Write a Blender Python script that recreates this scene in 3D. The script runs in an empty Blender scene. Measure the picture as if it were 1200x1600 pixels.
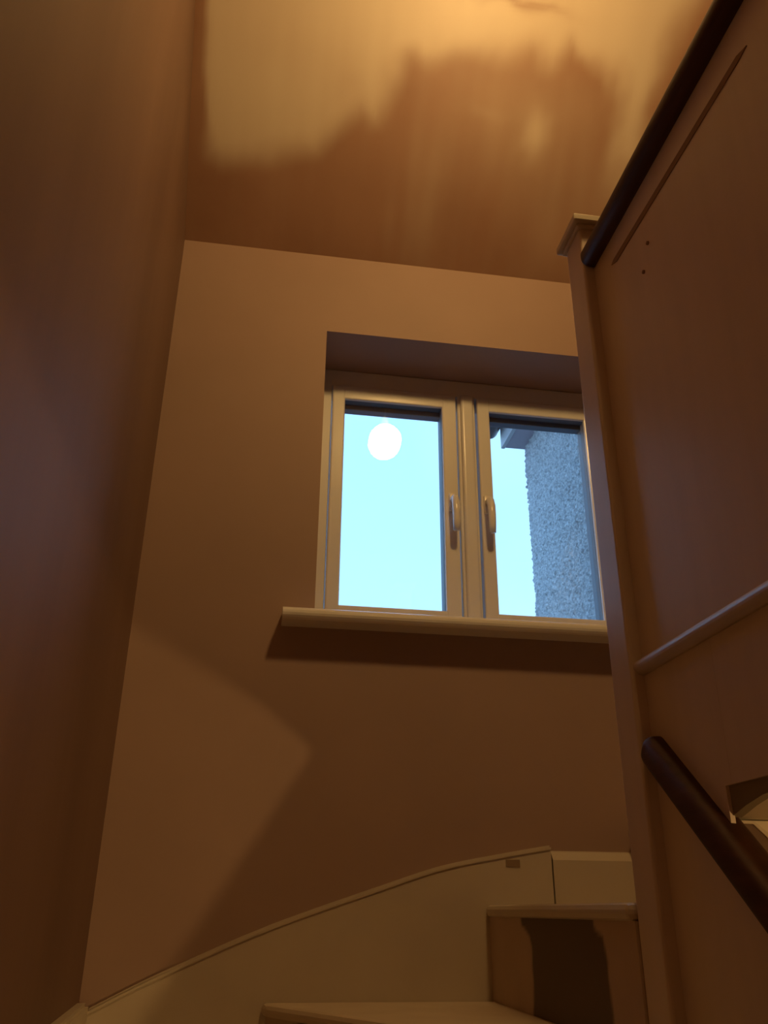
import bpy, bmesh, math, random
from mathutils import Vector, Matrix, noise
random.seed(4)
sc = bpy.context.scene
COL = sc.collection

# ------------------------------------------------------------------ camera
cam_d = bpy.data.cameras.new('camera'); cam = bpy.data.objects.new('camera', cam_d); COL.objects.link(cam)
R = Vector((0.98801532, -0.15415123, 0.00794552)); U = Vector((-0.07242221, -0.41749448, 0.90578882))
F = Vector((0.13631126, 0.89550866, 0.42365491))
B = -F
cam.matrix_world = Matrix(((R.x, U.x, B.x, 0), (R.y, U.y, B.y, 0), (R.z, U.z, B.z, 0), (0, 0, 0, 1)))
cam_d.sensor_fit = 'VERTICAL'; cam_d.sensor_height = 36; cam_d.sensor_width = 27
cam_d.lens = 36 * 1333 / 1600; cam_d.clip_start = 0.02; cam_d.clip_end = 200
sc.camera = cam

# ------------------------------------------------------------------ sky and exposure
LAMP = (0.612, 0.93, 2.325)          # bulb over the landing
HALL = (1.58, -1.25, -0.36)         # bulb in the hall below
LAMP_STRENGTH = 142.0
HALL_STRENGTH = 1250.0
LAMP_COLOUR = (1.0, 0.60, 0.205, 1)
SKY_STRENGTH = 1.25
w = bpy.data.worlds.new('sky'); sc.world = w; w.use_nodes = True
nt = w.node_tree; nt.nodes.clear()
def wn(t): return nt.nodes.new(t)
out = wn('ShaderNodeOutputWorld'); bg = wn('ShaderNodeBackground'); tc = wn('ShaderNodeTexCoord')
sep = wn('ShaderNodeSeparateXYZ'); ramp = wn('ShaderNodeValToRGB'); nz = wn('ShaderNodeTexNoise'); mx = wn('ShaderNodeMix')
mx.data_type = 'RGBA'
nt.links.new(tc.outputs['Generated'], sep.inputs[0]); nt.links.new(sep.outputs['Z'], ramp.inputs[0])
e = ramp.color_ramp.elements
e[0].position = 0.0; e[0].color = (0.70, 1.14, 1.75, 1); e[1].position = 0.9; e[1].color = (0.43, 1.0, 1.95, 1)
nz.inputs['Scale'].default_value = 2.2; nz.inputs['Detail'].default_value = 3
nt.links.new(tc.outputs['Generated'], nz.inputs['Vector'])
mr = wn('ShaderNodeMapRange'); mr.inputs[1].default_value = 0.5; mr.inputs[2].default_value = 0.75; mr.inputs[4].default_value = 0.75
nt.links.new(nz.outputs['Fac'], mr.inputs[0]); nt.links.new(mr.outputs[0], mx.inputs['Factor'])
nt.links.new(ramp.outputs[0], mx.inputs['A']); mx.inputs['B'].default_value = (0.82, 1.25, 1.8, 1)
nt.links.new(mx.outputs['Result'], bg.inputs[0]); bg.inputs[1].default_value = SKY_STRENGTH
nt.links.new(bg.outputs[0], out.inputs[0])
vs = sc.view_settings
sc.display_settings.display_device = 'sRGB'
vs.view_transform = 'Standard'; vs.look = 'None'; vs.exposure = 0.0; vs.gamma = 1.0; vs.use_curve_mapping = False

# ------------------------------------------------------------------ materials
def mat(name, col, rough=0.5, noise_scale=None, noise_amt=0.0, col2=None, bump=0.0, bump_scale=40, stretch=(1, 1, 1),
        attr=None, attr_col=None, detail=4, spec=0.5):
    m = bpy.data.materials.new(name); m.use_nodes = True
    t = m.node_tree; N = t.nodes; L = t.links; p = N['Principled BSDF']
    p.inputs['Roughness'].default_value = rough; p.inputs['Specular IOR Level'].default_value = spec
    c4 = (*col, 1)
    tcn = N.new('ShaderNodeTexCoord'); mp = N.new('ShaderNodeMapping'); mp.inputs['Scale'].default_value = stretch
    L.new(tcn.outputs['Object'], mp.inputs[0])
    src = None
    if noise_scale:
        n = N.new('ShaderNodeTexNoise'); n.inputs['Scale'].default_value = noise_scale; n.inputs['Detail'].default_value = detail
        L.new(mp.outputs[0], n.inputs['Vector'])
        r = N.new('ShaderNodeMapRange'); r.inputs[1].default_value = 0.5 - noise_amt; r.inputs[2].default_value = 0.5 + noise_amt
        L.new(n.outputs['Fac'], r.inputs[0])
        x = N.new('ShaderNodeMix'); x.data_type = 'RGBA'; x.inputs['A'].default_value = c4
        x.inputs['B'].default_value = (*(col2 or col), 1); L.new(r.outputs[0], x.inputs['Factor']); src = x.outputs['Result']
    if attr:
        a = N.new('ShaderNodeAttribute'); a.attribute_name = attr
        x = N.new('ShaderNodeMix'); x.data_type = 'RGBA'
        if src: L.new(src, x.inputs['A'])
        else: x.inputs['A'].default_value = c4
        x.inputs['B'].default_value = (*attr_col, 1); L.new(a.outputs['Fac'], x.inputs['Factor']); src = x.outputs['Result']
    if src: L.new(src, p.inputs['Base Color'])
    else: p.inputs['Base Color'].default_value = c4
    if bump:
        n = N.new('ShaderNodeTexNoise'); n.inputs['Scale'].default_value = bump_scale; n.inputs['Detail'].default_value = 5
        L.new(mp.outputs[0], n.inputs['Vector'])
        b = N.new('ShaderNodeBump'); b.inputs['Strength'].default_value = bump; b.inputs['Distance'].default_value = 0.01
        L.new(n.outputs['Fac'], b.inputs['Height']); L.new(b.outputs[0], p.inputs['Normal'])
    return m

M = {}
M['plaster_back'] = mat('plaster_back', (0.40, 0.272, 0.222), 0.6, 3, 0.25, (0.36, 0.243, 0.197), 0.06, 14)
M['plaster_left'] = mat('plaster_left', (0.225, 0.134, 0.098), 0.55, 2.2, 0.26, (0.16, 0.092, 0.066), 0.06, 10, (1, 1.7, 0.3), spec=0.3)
M['plaster_ceiling'] = mat('plaster_ceiling', (0.30, 0.165, 0.108), 0.5, 4, 0.25, (0.245, 0.127, 0.08), 0.05, 16,
                           attr='dryness', attr_col=(0.55, 0.46, 0.365))
M['plaster_plain'] = mat('plaster_plain', (0.18, 0.115, 0.085), 0.6, 3, 0.25, (0.14, 0.085, 0.062), 0.05, 14)
M['carpet_brown'] = mat('carpet_brown', (0.09, 0.06, 0.045), 0.95, 60, 0.3, (0.06, 0.04, 0.03), 0.3, 200)
M['emulsion'] = mat('emulsion', (0.74, 0.68, 0.55), 0.7, 5, 0.3, (0.62, 0.54, 0.43), 0.04, 30)
M['gloss_cream'] = mat('gloss_cream', (0.71, 0.60, 0.52), 0.32, 6, 0.25, (0.65, 0.55, 0.47), 0.03, 25, (4, 4, 0.6))
M['gloss_white'] = mat('gloss_white', (0.60, 0.525, 0.42), 0.35, 8, 0.3, (0.55, 0.475, 0.38), 0.05, 30)
M['upvc'] = mat('upvc', (0.80, 0.78, 0.76), 0.22)
M['rail_wood'] = mat('rail_wood', (0.085, 0.030, 0.012), 0.5, 9, 0.25, (0.045, 0.016, 0.007), 0.05, 40, (6, 0.7, 6), spec=0.22)
M['bare_wood'] = mat('bare_wood', (0.56, 0.43, 0.33), 0.6, 12, 0.3, (0.50, 0.38, 0.29), 0.05, 30,
                     attr='bare', attr_col=(0.13, 0.085, 0.06))
M['tread_paint'] = mat('tread_paint', (0.62, 0.52, 0.40), 0.55, 12, 0.3, (0.55, 0.45, 0.34), 0.05, 30,
                       attr='bare', attr_col=(0.12, 0.07, 0.04))
M['scar'] = mat('scar', (0.27, 0.15, 0.085), 0.6, 30, 0.3, (0.22, 0.12, 0.07))
M['filler'] = mat('filler', (0.30, 0.21, 0.14), 0.7, 30, 0.3, (0.25, 0.17, 0.11))
M['dark_hole'] = mat('dark_hole', (0.05, 0.03, 0.02), 0.8)
M['olive_board'] = mat('olive_board', (0.26, 0.21, 0.14), 0.6, 10, 0.3, (0.22, 0.17, 0.11))
M['brown_board'] = mat('brown_board', (0.16, 0.085, 0.045), 0.55, 14, 0.3, (0.12, 0.06, 0.03), 0.05, 30)
M['floor_wood'] = mat('floor_wood', (0.16, 0.1, 0.06), 0.6, 8, 0.3, (0.12, 0.075, 0.045), 0, 1, (6, 0.6, 1))
M['pebbledash'] = mat('pebbledash', (0.80, 0.815, 0.83), 0.85, 75, 0.15, (0.48, 0.50, 0.53), 1.0, 110)
M['eaves_board'] = mat('eaves_board', (0.50, 0.44, 0.50), 0.6, 10, 0.3, (0.42, 0.38, 0.44))
M['fascia_white'] = mat('fascia_white', (0.55, 0.55, 0.58), 0.5)
M['gutter_black'] = mat('gutter_black', (0.05, 0.05, 0.055), 0.4)
M['grass'] = mat('paving', (0.18, 0.18, 0.17), 0.9, 3, 0.3, (0.14, 0.14, 0.13))
M['shaded_upvc'] = mat('shaded_upvc', (0.10, 0.105, 0.135), 0.45)  # sash beyond the glass, its shade put into a darker colour
M['gasket'] = mat('gasket', (0.16, 0.16, 0.18), 0.6)
M['cord'] = mat('cord', (0.7, 0.68, 0.62), 0.5)
M['tile'] = mat('tile', (0.2, 0.13, 0.1), 0.8, 8, 0.3, (0.16, 0.1, 0.08))
def lamp_mat(name, s):
    m = bpy.data.materials.new(name); m.use_nodes = True; p = m.node_tree.nodes['Principled BSDF']
    p.inputs['Base Color'].default_value = (0.8, 0.75, 0.65, 1)
    p.inputs['Emission Color'].default_value = LAMP_COLOUR; p.inputs['Emission Strength'].default_value = s
    return m
M['bulb'] = lamp_mat('bulb', LAMP_STRENGTH); M['hall_bulb'] = lamp_mat('hall_bulb', HALL_STRENGTH)
def glass_mat():
    m = bpy.data.materials.new('window_glass'); m.use_nodes = True; t = m.node_tree; N = t.nodes; L = t.links; N.clear()
    o = N.new('ShaderNodeOutputMaterial'); mixs = N.new('ShaderNodeMixShader'); tr = N.new('ShaderNodeBsdfTransparent')
    gl = N.new('ShaderNodeBsdfGlossy'); fr = N.new('ShaderNodeFresnel'); geo = N.new('ShaderNodeNewGeometry'); r = N.new('ShaderNodeMapRange')
    gl.inputs['Roughness'].default_value = 0.0; tr.inputs[0].default_value = (0.96, 0.98, 0.98, 1)
    r.inputs[3].default_value = 1.5; r.inputs[4].default_value = 1 / 1.5
    L.new(geo.outputs['Backfacing'], r.inputs[0]); L.new(r.outputs[0], fr.inputs['IOR'])
    L.new(fr.outputs[0], mixs.inputs[0]); L.new(tr.outputs[0], mixs.inputs[1]); L.new(gl.outputs[0], mixs.inputs[2])
    L.new(mixs.outputs[0], o.inputs[0]); return m
M['glass'] = glass_mat()

# ------------------------------------------------------------------ mesh helpers
def link(name, bm, m, parent=None, smooth=False, kind=None):
    bmesh.ops.recalc_face_normals(bm, faces=bm.faces[:])
    me = bpy.data.meshes.new(name); bm.to_mesh(me); bm.free()
    if smooth:
        for p in me.polygons: p.use_smooth = True
    me.materials.append(M[m]); o = bpy.data.objects.new(name, me); COL.objects.link(o)
    if parent: o.parent = parent
    elif kind: o['kind'] = kind
    return o
def thing(name, label, cat, group=None):
    o = bpy.data.objects.new(name, None); COL.objects.link(o); o.empty_display_size = 0.1
    o['label'] = label; o['category'] = cat
    if group: o['group'] = group
    return o
def at(o, loc):
    """move an Empty to loc, keeping children where they were built"""
    o.location = loc
    for c in COL.objects:
        if c.parent == o: c.location = c.location - Vector(loc)
    return o
def struct_root(name):
    o = bpy.data.objects.new(name, None); COL.objects.link(o); o['kind'] = 'structure'; return o
def box(bm, a, b, bev=0.0, seg=2):
    t = bmesh.new(); bmesh.ops.create_cube(t, size=1)
    for v in t.verts: v.co = Vector([a[i] + (v.co[i] + .5) * (b[i] - a[i]) for i in range(3)])
    if bev: bmesh.ops.bevel(t, geom=t.edges[:], offset=bev, segments=seg, affect='EDGES', profile=0.5)
    me = bpy.data.meshes.new('t'); t.to_mesh(me); t.free(); bm.from_mesh(me); bpy.data.meshes.remove(me)
def prism(bm, pts, axis, lo, hi, bev=0.0):
    """pts: 2-D polygon; axis 0: (y,z) extruded in x, 1: (x,z) in y, 2: (x,y) in z"""
    def P(p, h): return {0: (h, p[0], p[1]), 1: (p[0], h, p[1]), 2: (p[0], p[1], h)}[axis]
    t = bmesh.new(); a = [t.verts.new(P(p, lo)) for p in pts]; b = [t.verts.new(P(p, hi)) for p in pts]
    t.faces.new(a); t.faces.new(b[::-1]); n = len(pts)
    for i in range(n): t.faces.new((a[i], a[(i + 1) % n], b[(i + 1) % n], b[i]))
    if bev:
        bmesh.ops.recalc_face_normals(t, faces=t.faces[:])
        bmesh.ops.bevel(t, geom=t.edges[:], offset=bev, segments=2, affect='EDGES', profile=0.5)
    me = bpy.data.meshes.new('t'); t.to_mesh(me); t.free(); bm.from_mesh(me); bpy.data.meshes.remove(me)
def rail(bm, prof, p0, p1, xdir, ydir, end=.018):
    """a sweep whose p0 end is rounded over"""
    p0, p1, xdir, ydir = map(Vector, (p0, p1, xdir, ydir)); d = (p1 - p0).normalized(); cv_ = sum(v for u, v in prof) / len(prof)
    rings = []
    for a, k in [(0, .45), (.12, .68), (.35, .86), (.65, .96), (1, 1), (None, 1)]:
        c = p1 if a is None else p0 + d * end * a
        rings.append([bm.verts.new(c + xdir * u * k + ydir * (cv_ + (v - cv_) * k)) for u, v in prof])
    n = len(prof)
    for q, w_ in zip(rings, rings[1:]):
        for i in range(n): bm.faces.new((q[i], q[(i + 1) % n], w_[(i + 1) % n], w_[i]))
    bm.faces.new(rings[0]); bm.faces.new(rings[-1][::-1])
def sweep(bm, prof, p0, p1, xdir, ydir):
    """profile (u,v) swept from p0 to p1; u along xdir, v along ydir"""
    p0, p1, xdir, ydir = map(Vector, (p0, p1, xdir, ydir))
    a = [bm.verts.new(p0 + xdir * u + ydir * v) for u, v in prof]; b = [bm.verts.new(p1 + xdir * u + ydir * v) for u, v in prof]
    n = len(prof); bm.faces.new(a); bm.faces.new(b[::-1])
    for i in range(n): bm.faces.new((a[i], a[(i + 1) % n], b[(i + 1) % n], b[i]))
def tube(bm, pts, rad, seg=10):
    """tube along pts with radius (list or number)"""
    rings = []
    for i, p in enumerate(pts):
        p = Vector(p); d = (Vector(pts[min(i + 1, len(pts) - 1)]) - Vector(pts[max(i - 1, 0)])).normalized()
        x = d.orthogonal().normalized() if not rings else (lastx - d * lastx.dot(d)).normalized()
        lastx = x; y = d.cross(x); r = rad[i] if isinstance(rad, (list, tuple)) else rad
        rings.append([bm.verts.new(p + (x * math.cos(k * 2 * math.pi / seg) + y * math.sin(k * 2 * math.pi / seg)) * r) for k in range(seg)])
    for q, s in zip(rings, rings[1:]):
        for k in range(seg): bm.faces.new((q[k], q[(k + 1) % seg], s[(k + 1) % seg], s[k]))
    bm.faces.new(rings[0][::-1]); bm.faces.new(rings[-1])
def lathe(bm, prof, c, seg=32):
    rings = [[bm.verts.new((c[0] + r * math.cos(k * 2 * math.pi / seg), c[1] + r * math.sin(k * 2 * math.pi / seg), c[2] + z)) for k in range(seg)] for r, z in prof]
    for q, s in zip(rings, rings[1:]):
        for k in range(seg): bm.faces.new((q[k], q[(k + 1) % seg], s[(k + 1) % seg], s[k]))
    bm.faces.new(rings[0][::-1]); bm.faces.new(rings[-1])
def one(fn, *a, **k):
    bm = bmesh.new(); fn(bm, *a, **k); return bm
def catmull(p, n=8):
    o = []
    for i in range(len(p) - 1):
        a, b, c, d = p[max(i - 1, 0)], p[i], p[i + 1], p[min(i + 2, len(p) - 1)]
        for k in range(n):
            t = k / n
            o.append(tuple(.5 * (2 * b[j] + (c[j] - a[j]) * t + (2 * a[j] - 5 * b[j] + 4 * c[j] - d[j]) * t * t + (3 * b[j] - a[j] - 3 * c[j] + d[j]) * t ** 3) for j in range(len(b))))
    return o + [tuple(p[-1])]
def sd_poly(px, py, P):
    """signed distance to polygon, positive inside"""
    d = 1e9; ins = False; n = len(P)
    for i in range(n):
        ax, ay = P[i]; bx, by = P[(i + 1) % n]; ex, ey = bx - ax, by - ay; wx, wy = px - ax, py - ay
        t = max(0, min(1, (wx * ex + wy * ey) / (ex * ex + ey * ey))); d = min(d, math.hypot(wx - ex * t, wy - ey * t))
        if (ay > py) != (by > py) and px < ex * (py - ay) / ey + ax: ins = not ins
    return d if ins else -d
def sstep(a, b, x):
    t = max(0, min(1, (x - a) / (b - a))); return t * t * (3 - 2 * t)
def set_attr(o, name, fn):
    a = o.data.attributes.new(name, 'FLOAT', 'POINT')
    for v, d in zip(o.data.vertices, a.data): d.value = fn(v.co)

# ------------------------------------------------------------------ dimensions
XL = -0.331; YW = 2.25; ZC = 2.003; K = 1.152; FL = -2.1; LZ = 0.385; XR = 2.4; YB = -1.8; YO = 2.56
FLATZ = 2.80; YF = YW - (FLATZ - ZC) / K

# ------------------------------------------------------------------ room shell
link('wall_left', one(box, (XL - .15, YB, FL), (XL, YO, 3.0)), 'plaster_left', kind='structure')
OX0, OX1, OZ0, OZ1 = 0.151, 1.165, 0.70, 1.694
bm = bmesh.new()
def ring(y): return [bm.verts.new((x, y, z)) for x, z in ((OX0, OZ0), (OX1, OZ0), (OX1, OZ1), (OX0, OZ1))]
def outer(y): return [bm.verts.new((x, y, z)) for x, z in ((XL, FL), (XR, FL), (XR, ZC + .02), (XL, ZC + .02))]
fi, fo, bi, bo = ring(YW), outer(YW), ring(YO), outer(YO)
for i in range(4):
    j = (i + 1) % 4
    bm.faces.new((fo[i], fo[j], fi[j], fi[i])); bm.faces.new((bo[j], bo[i], bi[i], bi[j]))
    bm.faces.new((fi[i], fi[j], bi[j], bi[i])); bm.faces.new((fo[j], fo[i], bo[i], bo[j]))
link('wall_back', bm, 'plaster_back', kind='structure')
link('wall_right', one(box, (XR, YB, FL), (XR + .15, YO, 3.0)), 'plaster_plain', kind='structure')
link('wall_front', one(box, (XL - .15, YB - .15, FL), (XR + .15, YB, 3.0)), 'plaster_plain', kind='structure')
link('floor', one(box, (XL - .15, YB - .15, FL - .1), (XR + .15, YO, FL)), 'floor_wood', kind='structure')
# sloping ceiling: fine grid that carries the drying pattern of the plaster
DRY = [(-.28, 1.3), (-.297, .90), (-.290, .534), (-.272, .36), (-.262, .285), (-.22, .272), (-.056, .295), (.086, .335), (.14, .40), (.185, .452), (.256, .435), (.287, .535),
       (.33, .645), (.37, .655), (.433, .639), (.50, .68), (.553, .692), (.675, .70), (.75, .735), (.83, .69), (.885, .765), (.92, .73), (.97, .72), (1.03, .69), (1.075, .58), (1.10, .44),
       (1.17, .43), (1.16, .60), (1.19, .72), (1.21, .80), (1.24, .90), (1.3, 1.0), (1.5, 1.1), (2.4, 1.2), (2.4, 1.3)]
BLOB = [(.788, .455, .045, .075, .75), (.97, .80, .07, .06, .4), (1.12, .36, .05, .10, .5), (.62, .50, .10, .03, .15), (.35, .12, .03, .12, .10), (.46, .18, .05, .22, .22), (.85, .22, .07, .2, .12), (.66, .42, .12, .16, .20), (1.0, .3, .2, .25, .16), (.75, .58, .3, .12, .16), (.45, .38, .1, .1, .08)]
WET = [(.70, .835, .13, .018, .7), (.44, .60, .03, .10, .25), (.15, .52, .05, .05, .15), (.40, .80, .10, .05, .06), (.0, .6, .2, .06, .06)]
def dryness(co):
    x = co.x; s = math.hypot(co.y - YW, co.z - ZC)
    eb = sstep(-.17, -.25, x) * sstep(.26, .40, s)
    nx = (noise.noise(Vector((x * 9, s * 5, 1.3))) * .030 + noise.noise(Vector((x * 26, s * 16, 4.1))) * .012) * (1 - .8 * eb)
    d = sd_poly(x + nx, s + nx * .8, DRY)
    soft = .012 * eb + (1 - eb) * (.036 + .020 * (noise.noise(Vector((x * 4, s * 4, 9))) + .5))
    v = sstep(-soft * 1.4, soft * 1.3, d) * (.93 + .07 * noise.noise(Vector((x * 6, s * 3, 2))))
    for a, b, rx, ry, k in BLOB: v = max(v, v + k * (1 - v) * math.exp(-((x - a + nx) / rx) ** 2 - ((s - b + nx) / ry) ** 2))
    for a, b, rx, ry, k in WET: v *= 1 - k * math.exp(-((x - a + nx) / rx) ** 2 - ((s - b + nx) / ry) ** 2)
    v += .07 * noise.noise(Vector((x * 24, s * 3, 7))) * (1 if s < .7 else .5)
    return max(0, min(1, v))
NX, NS = 170, 90; bm = bmesh.new(); SL = math.hypot(YW - YF, FLATZ - ZC)
g = [[bm.verts.new((XL + (1.75 - XL) * i / NX, YW - (YW - YF) * j / NS, ZC + (FLATZ - ZC) * j / NS)) for i in range(NX + 1)] for j in range(NS + 1)]
for j in range(NS):
    for i in range(NX): bm.faces.new((g[j][i], g[j][i + 1], g[j + 1][i + 1], g[j + 1][i]))
g2 = [[bm.verts.new((x, y + .08, z + .08)) for x in (XL, 1.75)] for y, z in ((YW, ZC), (YF, FLATZ))]
bm.faces.new((g2[0][0], g2[0][1], g2[1][1], g2[1][0]))
ends = [(g[0][:], g2[0][0], g2[0][1]), (g[NS][:], g2[1][0], g2[1][1]), ([r[0] for r in g], g2[0][0], g2[1][0]), ([r[NX] for r in g], g2[0][1], g2[1][1])]
for row, a, b in ends: bm.faces.new(row + [b, a])
c = link('ceiling', bm, 'plaster_ceiling', kind='structure', smooth=False)
set_attr(c, 'dryness', dryness)
bm = bmesh.new(); prism(bm, [(YW, ZC), (YF, FLATZ), (YF, FLATZ + .1), (YW + .1, ZC)], 0, 1.75, XR)
link('ceiling_right', bm, 'emulsion', kind='structure')
link('ceiling_flat', one(box, (XL, YB, FLATZ), (XR, YF, FLATZ + .1)), 'plaster_plain', kind='structure')
# landing slab: floor above, soffit of the hall below
link('ceiling_hall', one(box, (0.665, YB, 0.14), (XR, 1.40, .15)), 'emulsion', kind='structure')
bm = bmesh.new(); box(bm, (0.665, YB, 0.151), (XR, 1.30, LZ)); box(bm, (1.27, 1.30, 0.14), (XR, YW, LZ))
link('floor_landing', bm, 'carpet_brown', kind='structure')
link('wall_hall', one(box, (0.692, 1.362, FL), (XR, 1.392, .138)), 'emulsion', kind='structure')
link('wall_landing_step', one(box, (0.692, 1.302, .152), (1.268, 1.392, LZ - .002)), 'gloss_white', kind='structure')
link('ground', one(box, (-25, YO + .06, -2.35), (25, 45, -2.25)), 'grass', kind='structure')

# ------------------------------------------------------------------ staircase
RISE = 0.204; T0 = 0.015
st = thing('staircase', 'painted winder staircase turning right under the window, with bare unpainted strip on risers', 'stairs')
def tread(poly, z, m='tread_paint'): link('tread', one(prism, poly, 2, z - .026, z, .010), m, st)
def riser(p, q, z0, z1, th=.018, bare=None):
    p, q = Vector((*p, 0)), Vector((*q, 0)); d = (q - p); L = d.length; d.normalize(); n = Vector((-d.y, d.x, 0))
    if bare is None:
        bm = bmesh.new(); vs_ = [p, q, q + n * th, p + n * th]
        prism(bm, [(v.x, v.y) for v in vs_], 2, z0, z1); return link('riser', bm, 'gloss_cream', st)
    bm = bmesh.new(); nu, nv = 110, 26
    gg = [[bm.verts.new(p + d * (L * i / nu) + Vector((0, 0, z0 + (z1 - z0) * j / nv))) for i in range(nu + 1)] for j in range(nv + 1)]
    for j in range(nv):
        for i in range(nu): bm.faces.new((gg[j][i], gg[j][i + 1], gg[j + 1][i + 1], gg[j + 1][i]))
    bk = [[bm.verts.new(p + d * (L * i) + n * th + Vector((0, 0, z))) for i in (0, 1)] for z in (z0, z1)]
    bm.faces.new((bk[0][0], bk[0][1], bk[1][1], bk[1][0]))
    bm.faces.new(gg[0] + [bk[0][1], bk[0][0]]); bm.faces.new(gg[nv] + [bk[1][1], bk[1][0]])
    bm.faces.new([r[0] for r in gg] + [bk[1][0], bk[0][0]]); bm.faces.new([r[nu] for r in gg] + [bk[1][1], bk[0][1]])
    o = link('riser', bm, 'bare_wood', st)
    set_attr(o, 'bare', lambda co: bare((Vector((co.x, co.y, 0)) - p).dot(d), co.z))
    return o
YS = 2.225                            # face of the wall string
tread([(.597, 1.382), (.597, YS), (1.02, YS), (1.02, 1.395), (.70, 1.395), (.69, 1.382)], T0, 'gloss_white')
BARE0 = [(1.975, .02), (1.968, -.021), (1.945, -.034), (1.915, -.045), (1.907, -.06), (1.93, -.3), (1.50, -.3), (1.507, -.055), (1.515, -.038), (1.55, -.02), (1.56, .02)]
riser((.607, YS), (.607, 1.381), T0 - RISE, T0 - .026,
      bare=lambda s, z: sstep(-.006, .006, sd_poly(YS - s + .01 * noise.noise(Vector((s * 30, z * 30, 0))), z + .008 * noise.noise(Vector((s * 30, z * 30, 5))), BARE0)))
tread([(.068, YS), (.076, YS - .04), (.60, 1.325), (.609, 1.382), (.624, 1.382), (.624, YS)], T0 - RISE)
def bare1(s, z): return sstep(-.006, .006, min(s - .125, .80 - s))
riser((.080, YS), (.613, 1.3825), T0 - 2 * RISE, T0 - RISE - .026, bare=bare1)
XS = XL + .025
tread([(XS, YS), (XS, 1.86), (.60, 1.305), (.609, 1.385), (.10, YS)], T0 - 2 * RISE)
riser((XS, 1.885), (.609, 1.33), T0 - 3 * RISE, T0 - 2 * RISE - .026)
tread([(XS, 1.90), (XS, 1.40), (.60, 1.275), (.609, 1.34)], T0 - 3 * RISE)
riser((XS, 1.42), (.609, 1.30), T0 - 4 * RISE, T0 - 3 * RISE - .026)
z = T0 - 4 * RISE; y = 1.15
tread([(XS, 1.435), (XS, y), (.63, y), (.63, 1.26)], z)
k = 0
while z - RISE > FL + .05:
    riser((XS, y + .022), (.63, y + .022), z - RISE, z - .026)
    z -= RISE; tread([(XS, y + .04), (XS, y - .222), (.63, y - .222), (.63, y + .04)], z); y -= .222
riser((XS, y + .022), (.63, y + .022), FL, z - .026)
# upper steps behind the newel
riser((1.0, YS), (1.0, 1.395), T0, T0 + .16); tread([(.98, 1.395), (.98, YS), (1.29, YS), (1.29, 1.395)], T0 + .186)
riser((1.25, YS), (1.25, 1.395), T0 + .186, LZ - .002)
# wall string under the window, its top sweeping up in a curve
cv = catmull([(XS, -.204), (-.159, -.1345), (.077, -.0375), (.344, .0515), (.494, .098), (.64, .127), (.773, .150)], 8)
pts = cv + [(.773, -.03), (.607, -.03), (.607, -.26), (.09, -.26), (.09, -.45), (XS, -.45)]
link('wall_string', one(prism, pts, 1, YS, YW), 'gloss_white', st)
bm = bmesh.new()
prism(bm, cv + [(x, zz - .0055) for x, zz in cv[::-1]], 1, YS - .003, YS + .001)
prism(bm, cv + [(x, zz + .005) for x, zz in cv[::-1]], 1, YS + .008, YW)
link('string_moulding', bm, 'gloss_white', st)
bm = bmesh.new(); box(bm, (.654, YS - .002, .102), (.690, YS + .001, .119), .0008); link('filler_patch', bm, 'filler', st)
pr = [(YS, T0), (YS, .120), (YS + .004, .126), (YS + .013, .139), (YS + .014, .142), (YW, .142), (YW, T0)]
link('skirting_board', one(prism, pr, 0, .777, 1.24), 'gloss_white', st)
pl = [(YS, -.195), (1.92, -.205), (1.84, -.235), (1.45, -.56), (1.1, -.85), (0.2, -1.69), (-.2, -2.09), (-.5, -2.09), (.2, -2.0), (1.1, -1.2), (1.45, -.95), (YS, -.45)]
link('wall_string', one(prism, pl, 0, XL, XS), 'gloss_white', st)
bm = bmesh.new()
for (y0, z0), (y1, z1) in zip(pl[:6], pl[1:7]): prism(bm, [(y0, z0), (y1, z1), (y1, z1 + .007), (y0, z0 + .007)], 0, XL, XS - .008)
link('string_moulding', bm, 'gloss_white', st)

# ------------------------------------------------------------------ newel post
nw = thing('newel_post', 'tall square cream newel post with flat cap, at the corner of the stairwell', 'post')
link('post', one(box, (.610, 1.300, FL), (.672, 1.380, 1.318), .006, 3), 'gloss_cream', nw)
bm = bmesh.new(); box(bm, (.594, 1.284, 1.318), (.688, 1.396, 1.336), .003); box(bm, (.603, 1.293, 1.308), (.679, 1.387, 1.319), .003)
link('cap', bm, 'gloss_white', nw)

# ------------------------------------------------------------------ landing balustrade
XP = .632
lb = thing('landing_balustrade', 'solid boarded balustrade of the upper landing with dark wooden handrail', 'balustrade')
def board(poly, name='panel', x0=XP, x1=XP + .026, mt='gloss_cream'): return link(name, one(prism, poly, 0, x0, x1), mt, lb)
board([(1.302, LZ - .03), (1.302, 1.212), (YB, 1.212), (YB, LZ - .03)])
o = board([(1.085, .155), (1.085, LZ - .031), (YB, LZ - .031), (YB, .155)], 'apron_board'); 
o = board([(1.302, .235), (1.302, LZ - .031), (1.0855, LZ - .031), (1.0855, .155), (1.102, .155), (1.102, .07)], 'apron_board', x1=XP + .007)
RP = [(.029 * (1 if math.cos(t) >= 0 else -1) * abs(math.cos(t)) ** .7, .019 + .022 * (1 if math.sin(t) >= 0 else -1) * abs(math.sin(t)) ** .7) for t in [k * math.pi / 14 for k in range(28)]]
link('handrail', one(rail, RP, (XP, 1.301, 1.207), (XP, YB, 1.207), (1, 0, 0), (0, 0, 1), .006), 'rail_wood', lb, smooth=True)
NP = [(0, .012)] + [(-.017 * math.cos(t), .013 * math.sin(t)) for t in [math.pi / 2 - k * math.pi / 10 for k in range(11)]] + [(0, -.013)]
link('nosing', one(sweep, NP[1:-1], (XP, 1.301, .366), (XP, YB, .366), (1, 0, 0), (0, 0, 1)), 'gloss_cream', lb, smooth=True)
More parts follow.
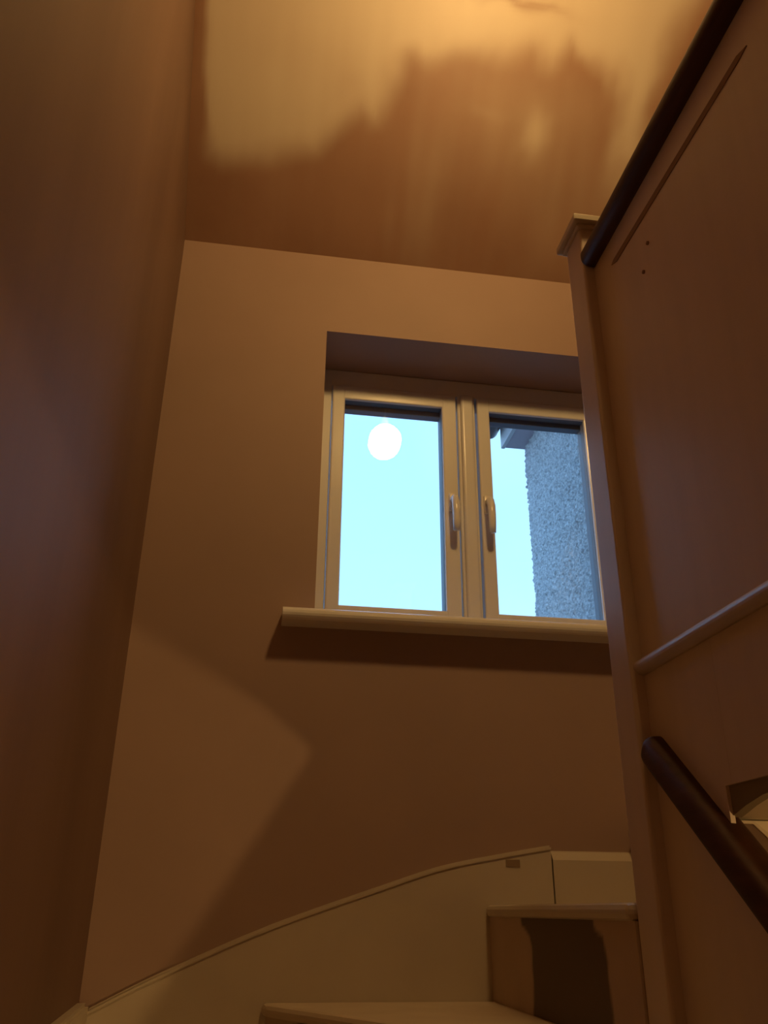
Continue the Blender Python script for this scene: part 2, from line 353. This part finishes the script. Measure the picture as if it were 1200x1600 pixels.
link('paint_scar', one(prism, [(1.222, 1.146), (1.21, 1.150), (.76, 1.137), (.735, 1.127), (.76, 1.124), (1.20, 1.136)], 0, XP - .0015, XP + .002), 'scar', lb)
for yy, zz in ((1.079, 1.072), (1.107, 1.031)):
    bm = bmesh.new(); tube(bm, [(XP - .003, yy, zz), (XP + .004, yy, zz)], .0036, 10); link('screw_hole', bm, 'scar', lb)
dp = [(1.135, .155), (1.123, .118), (1.108, .116), (1.093, .120), (1.068, .127), (1.028, .135), (.90, .148), (.75, .155)]
link('infill_board', one(prism, [(a, b) for a, b in dp], 0, XP + .005, XP + .020), 'olive_board', lb)

# ------------------------------------------------------------------ lower balustrade
sb = thing('stair_balustrade', 'sloping boarded balustrade of the lower flight with dark wooden handrail', 'balustrade')
S = .86; za = .205; yb_ = -.95
def rz(y): return za + (y - 1.285) * S
link('panel', one(prism, [(1.302, rz(1.302) - .006), (yb_, rz(yb_) - .006), (yb_, FL), (1.302, FL)], 0, XP, XP + .026), 'gloss_cream', sb)
n = Vector((0, -S, 1)).normalized()
bm = bmesh.new(); RB = [(u * 1.0, v * 1.12) for u, v in RP]
rail(bm, RB, (XP, 1.306, rz(1.306)), (XP, yb_, rz(yb_)), (1, 0, 0), n, .02); link('handrail', bm, 'rail_wood', sb, smooth=True)

# ------------------------------------------------------------------ window
YG = 2.464; Y0, Y1 = 2.452, 2.53
win = struct_root('window_1')
def frame_ring(bm, x0, x1, z0, z1, wl, y0, y1, bev=.004):
    """four mitre-less bars, wl = (left, right, bottom, top) widths"""
    l, r, b, t = wl
    box(bm, (x0, y0, z0), (x0 + l, y1, z1), bev); box(bm, (x1 - r, y0, z0), (x1, y1, z1), bev)
    box(bm, (x0 + l - .006, y0, z0), (x1 - r + .006, y1, z0 + b), bev); box(bm, (x0 + l - .006, y0, z1 - t), (x1 - r + .006, y1, z1), bev)
bm = bmesh.new(); frame_ring(bm, OX0, OX1, OZ0, OZ1, (.041, .041, .075, .065), 2.462, 2.56)
link('outer_frame', bm, 'upvc', win)
bm = bmesh.new(); box(bm, (.628, 2.462, .76), (.692, 2.54, 1.64), .006); box(bm, (.638, 2.446, .77), (.682, 2.47, 1.632), .010, 4)
link('mullion', bm, 'upvc', win)
def sash(x0, x1, hx, flip):
    s = link('sash', one(lambda b: (frame_ring(b, x0, x1, .778, 1.626, (.043, .050 if not flip else .044, .062, .052), Y0, 2.489, .005),)), 'upvc', win)
    gx0, gx1, gz0, gz1 = x0 + .043, x1 - (.050 if not flip else .044), .840, 1.574
    bm = bmesh.new(); frame_ring(bm, gx0 - .002, gx1 + .002, gz0 - .002, gz1 + .002, (.003,) * 4, YG - .002, YG + .024, .001); link('gasket', bm, 'gasket', s)
    for yy in (YG, YG + .018):
        bm = bmesh.new(); box(bm, (gx0 - .001, yy, gz0 - .001), (gx1 + .001, yy + .004, gz1 + .001)); link('pane', bm, 'glass', s)
    bm = bmesh.new(); frame_ring(bm, x0 + .002, x1 - .002, .780, 1.624, (.042, .048 if not flip else .042, .060, .068), 2.4892, 2.522, .002); link('outer_sash', bm, 'shaded_upvc', s)
    h = bmesh.new()
    box(h, (hx - .013, Y0 - .010, 1.178), (hx + .013, Y0 + .002, 1.244), .004)
    tube(h, [(hx, Y0 - .004, 1.218), (hx, Y0 - .026, 1.218), (hx, Y0 - .038, 1.210), (hx, Y0 - .047, 1.187), (hx, Y0 - .050, 1.157), (hx, Y0 - .049, 1.122), (hx, Y0 - .046, 1.094)],
         [.011, .0115, .0125, .013, .0125, .012, .011], 12)
    tube(h, [(hx, Y0 - .008, 1.232), (hx, Y0 - .014, 1.232)], .004, 8)
    link('handle', h, 'upvc', s, smooth=True)
sash(.194, .622, .600, False); sash(.697, 1.127, .717, True)
sill = [(2.47, .70), (2.185, .70)] + [(2.187 - .017 * math.sin(t), .7155 - .018 * math.cos(t)) for t in [math.pi * k / 8 for k in range(1, 8)]] + [(2.187, .733), (2.47, .733)]
link('window_sill', one(prism, sill, 0, .062, 1.254), 'upvc', win)
bm = bmesh.new(); box(bm, (OX0 - .05, 2.535, .64), (OX1 + .05, 2.66, .70), .004); link('outer_sill', bm, 'eaves_board', win)

# ------------------------------------------------------------------ neighbouring wing seen through the right pane
XW = 1.19; YE = 3.40; ZE = 1.99
wing = thing('house_wing', 'grey pebbledash wing of the house with boarded eaves, outside the right window pane', 'house')
bm = bmesh.new(); y0 = YO + .01; z0 = -2.0; ny, nzz = 150, 230; zlo = .75
ys = [y0 + (YE - y0) * i / ny for i in range(ny + 1)]; zs = [zlo + (ZE + .03 - zlo) * j / nzz for j in range(nzz + 1)]
def peb(y, z):
    p = Vector((y * 84, z * 84, 3)); return 0.010 * noise.noise(p) + .006 * noise.noise(p * 2.1) + .004 * noise.noise(p * .4)
gg = [[bm.verts.new((XW - peb(yy, zz), yy + (peb(yy * 1.7, zz + 4) if i == ny else 0), zz)) for i, yy in enumerate(ys)] for zz in zs]
for j in range(nzz):
    for i in range(ny): bm.faces.new((gg[j][i], gg[j][i + 1], gg[j + 1][i + 1], gg[j + 1][i]))
e1 = [r[ny] for r in gg]; e2 = [bm.verts.new((1.9, YE, v.co.z)) for v in e1]
for j in range(nzz): bm.faces.new((e1[j], e2[j], e2[j + 1], e1[j + 1]))
link('pebbledash_wall', bm, 'pebbledash', wing, smooth=True)
link('lower_wall', one(box, (XW, y0, z0), (1.9, YE, zlo)), 'pebbledash', wing)
XF = 1.078
link('soffit_board', one(box, (XF + .018, y0, ZE + .006), (XW + .10, YE + .01, ZE + .018)), 'eaves_board', wing)
link('fascia_board', one(box, (XF, y0, ZE), (XF + .018, YE + .012, ZE + .16), .002), 'fascia_white', wing)
bm = bmesh.new(); prism(bm, [(XF + .01, ZE + .12), (1.9, ZE + .75), (1.9, ZE + .80), (XF - .04, ZE + .155)], 1, y0, YE + .03); link('roof', bm, 'tile', wing)
bm = bmesh.new(); gx, gz, gr = XF - .055, ZE + .115, .052
pr = [(gx + gr * math.cos(t), gz + gr * math.sin(t)) for t in [math.pi + k * math.pi / 12 for k in range(13)]]
pr += [(gx + (gr - .004) * math.cos(t), gz + (gr - .004) * math.sin(t)) for t in [2 * math.pi - k * math.pi / 12 for k in range(13)]]
prism(bm, pr, 1, y0 + .1, YE + .04); prism(bm, pr[:13], 1, YE + .036, YE + .04)
link('gutter', bm, 'gutter_black', wing)
for yy in (2.8, 3.3):
    bm = bmesh.new(); box(bm, (gx + gr * .6, yy, gz - .03), (XF + .002, yy + .03, gz + .01)); link('gutter_bracket', bm, 'gutter_black', wing)

# ------------------------------------------------------------------ hall below, glimpsed under the landing
hb = thing('boarding', 'dark brown boarding with a pale top edge, glimpsed behind the lower handrail', 'panel')
link('board', one(prism, [(.676, FL), (.676, .1385), (.803, .1335), (.822, .116), (.868, .05), (.868, FL)], 1, 1.335, 1.355), 'brown_board', hb)
bm = bmesh.new(); prism(bm, [(.676, .134), (.676, .1385), (.803, .1345), (.824, .117), (.870, .05), (.866, .05), (.820, .112), (.801, .130)], 1, 1.331, 1.357); link('edge_strip', bm, 'gloss_white', hb)

# ------------------------------------------------------------------ lamps
def pendant(label, pos, top, bulb, r):
    t = thing('pendant_lamp', label, 'lamp')
    bm = bmesh.new(); lathe(bm, [(r * math.sin(math.pi * k / 16), -r * math.cos(math.pi * k / 16)) for k in range(1, 16)], pos, 32); link('globe', bm, bulb, t, smooth=True)
    bm = bmesh.new(); lathe(bm, [(.018, r * .97), (.02, r + .01), (.02, r + .05), (.008, r + .06)], pos, 20); link('lamp_holder', bm, 'cord', t)
    bm = bmesh.new(); tube(bm, [(pos[0], pos[1], pos[2] + r + .055), (pos[0], pos[1], top - .02)], .003, 8); link('cord', bm, 'cord', t)
    bm = bmesh.new(); lathe(bm, [(.03, -.02), (.045, -.012), (.045, 0)], (pos[0], pos[1], top), 24); link('ceiling_rose', bm, 'cord', t)
    return at(t, pos)
pendant('round white pendant lamp hanging lit above the upper landing', LAMP, FLATZ, 'bulb', .088)
pendant('round white pendant lamp hanging lit in the hall under the landing', HALL, .14, 'hall_bulb', .035)
at(nw, (.65, 1.34, FL)); at(st, (.15, 0.5, FL)); at(lb, (XP, 0, LZ)); at(sb, (XP, 0, FL)); at(wing, (1.5, 3, -2)); at(hb, (.8, 1.37, FL))
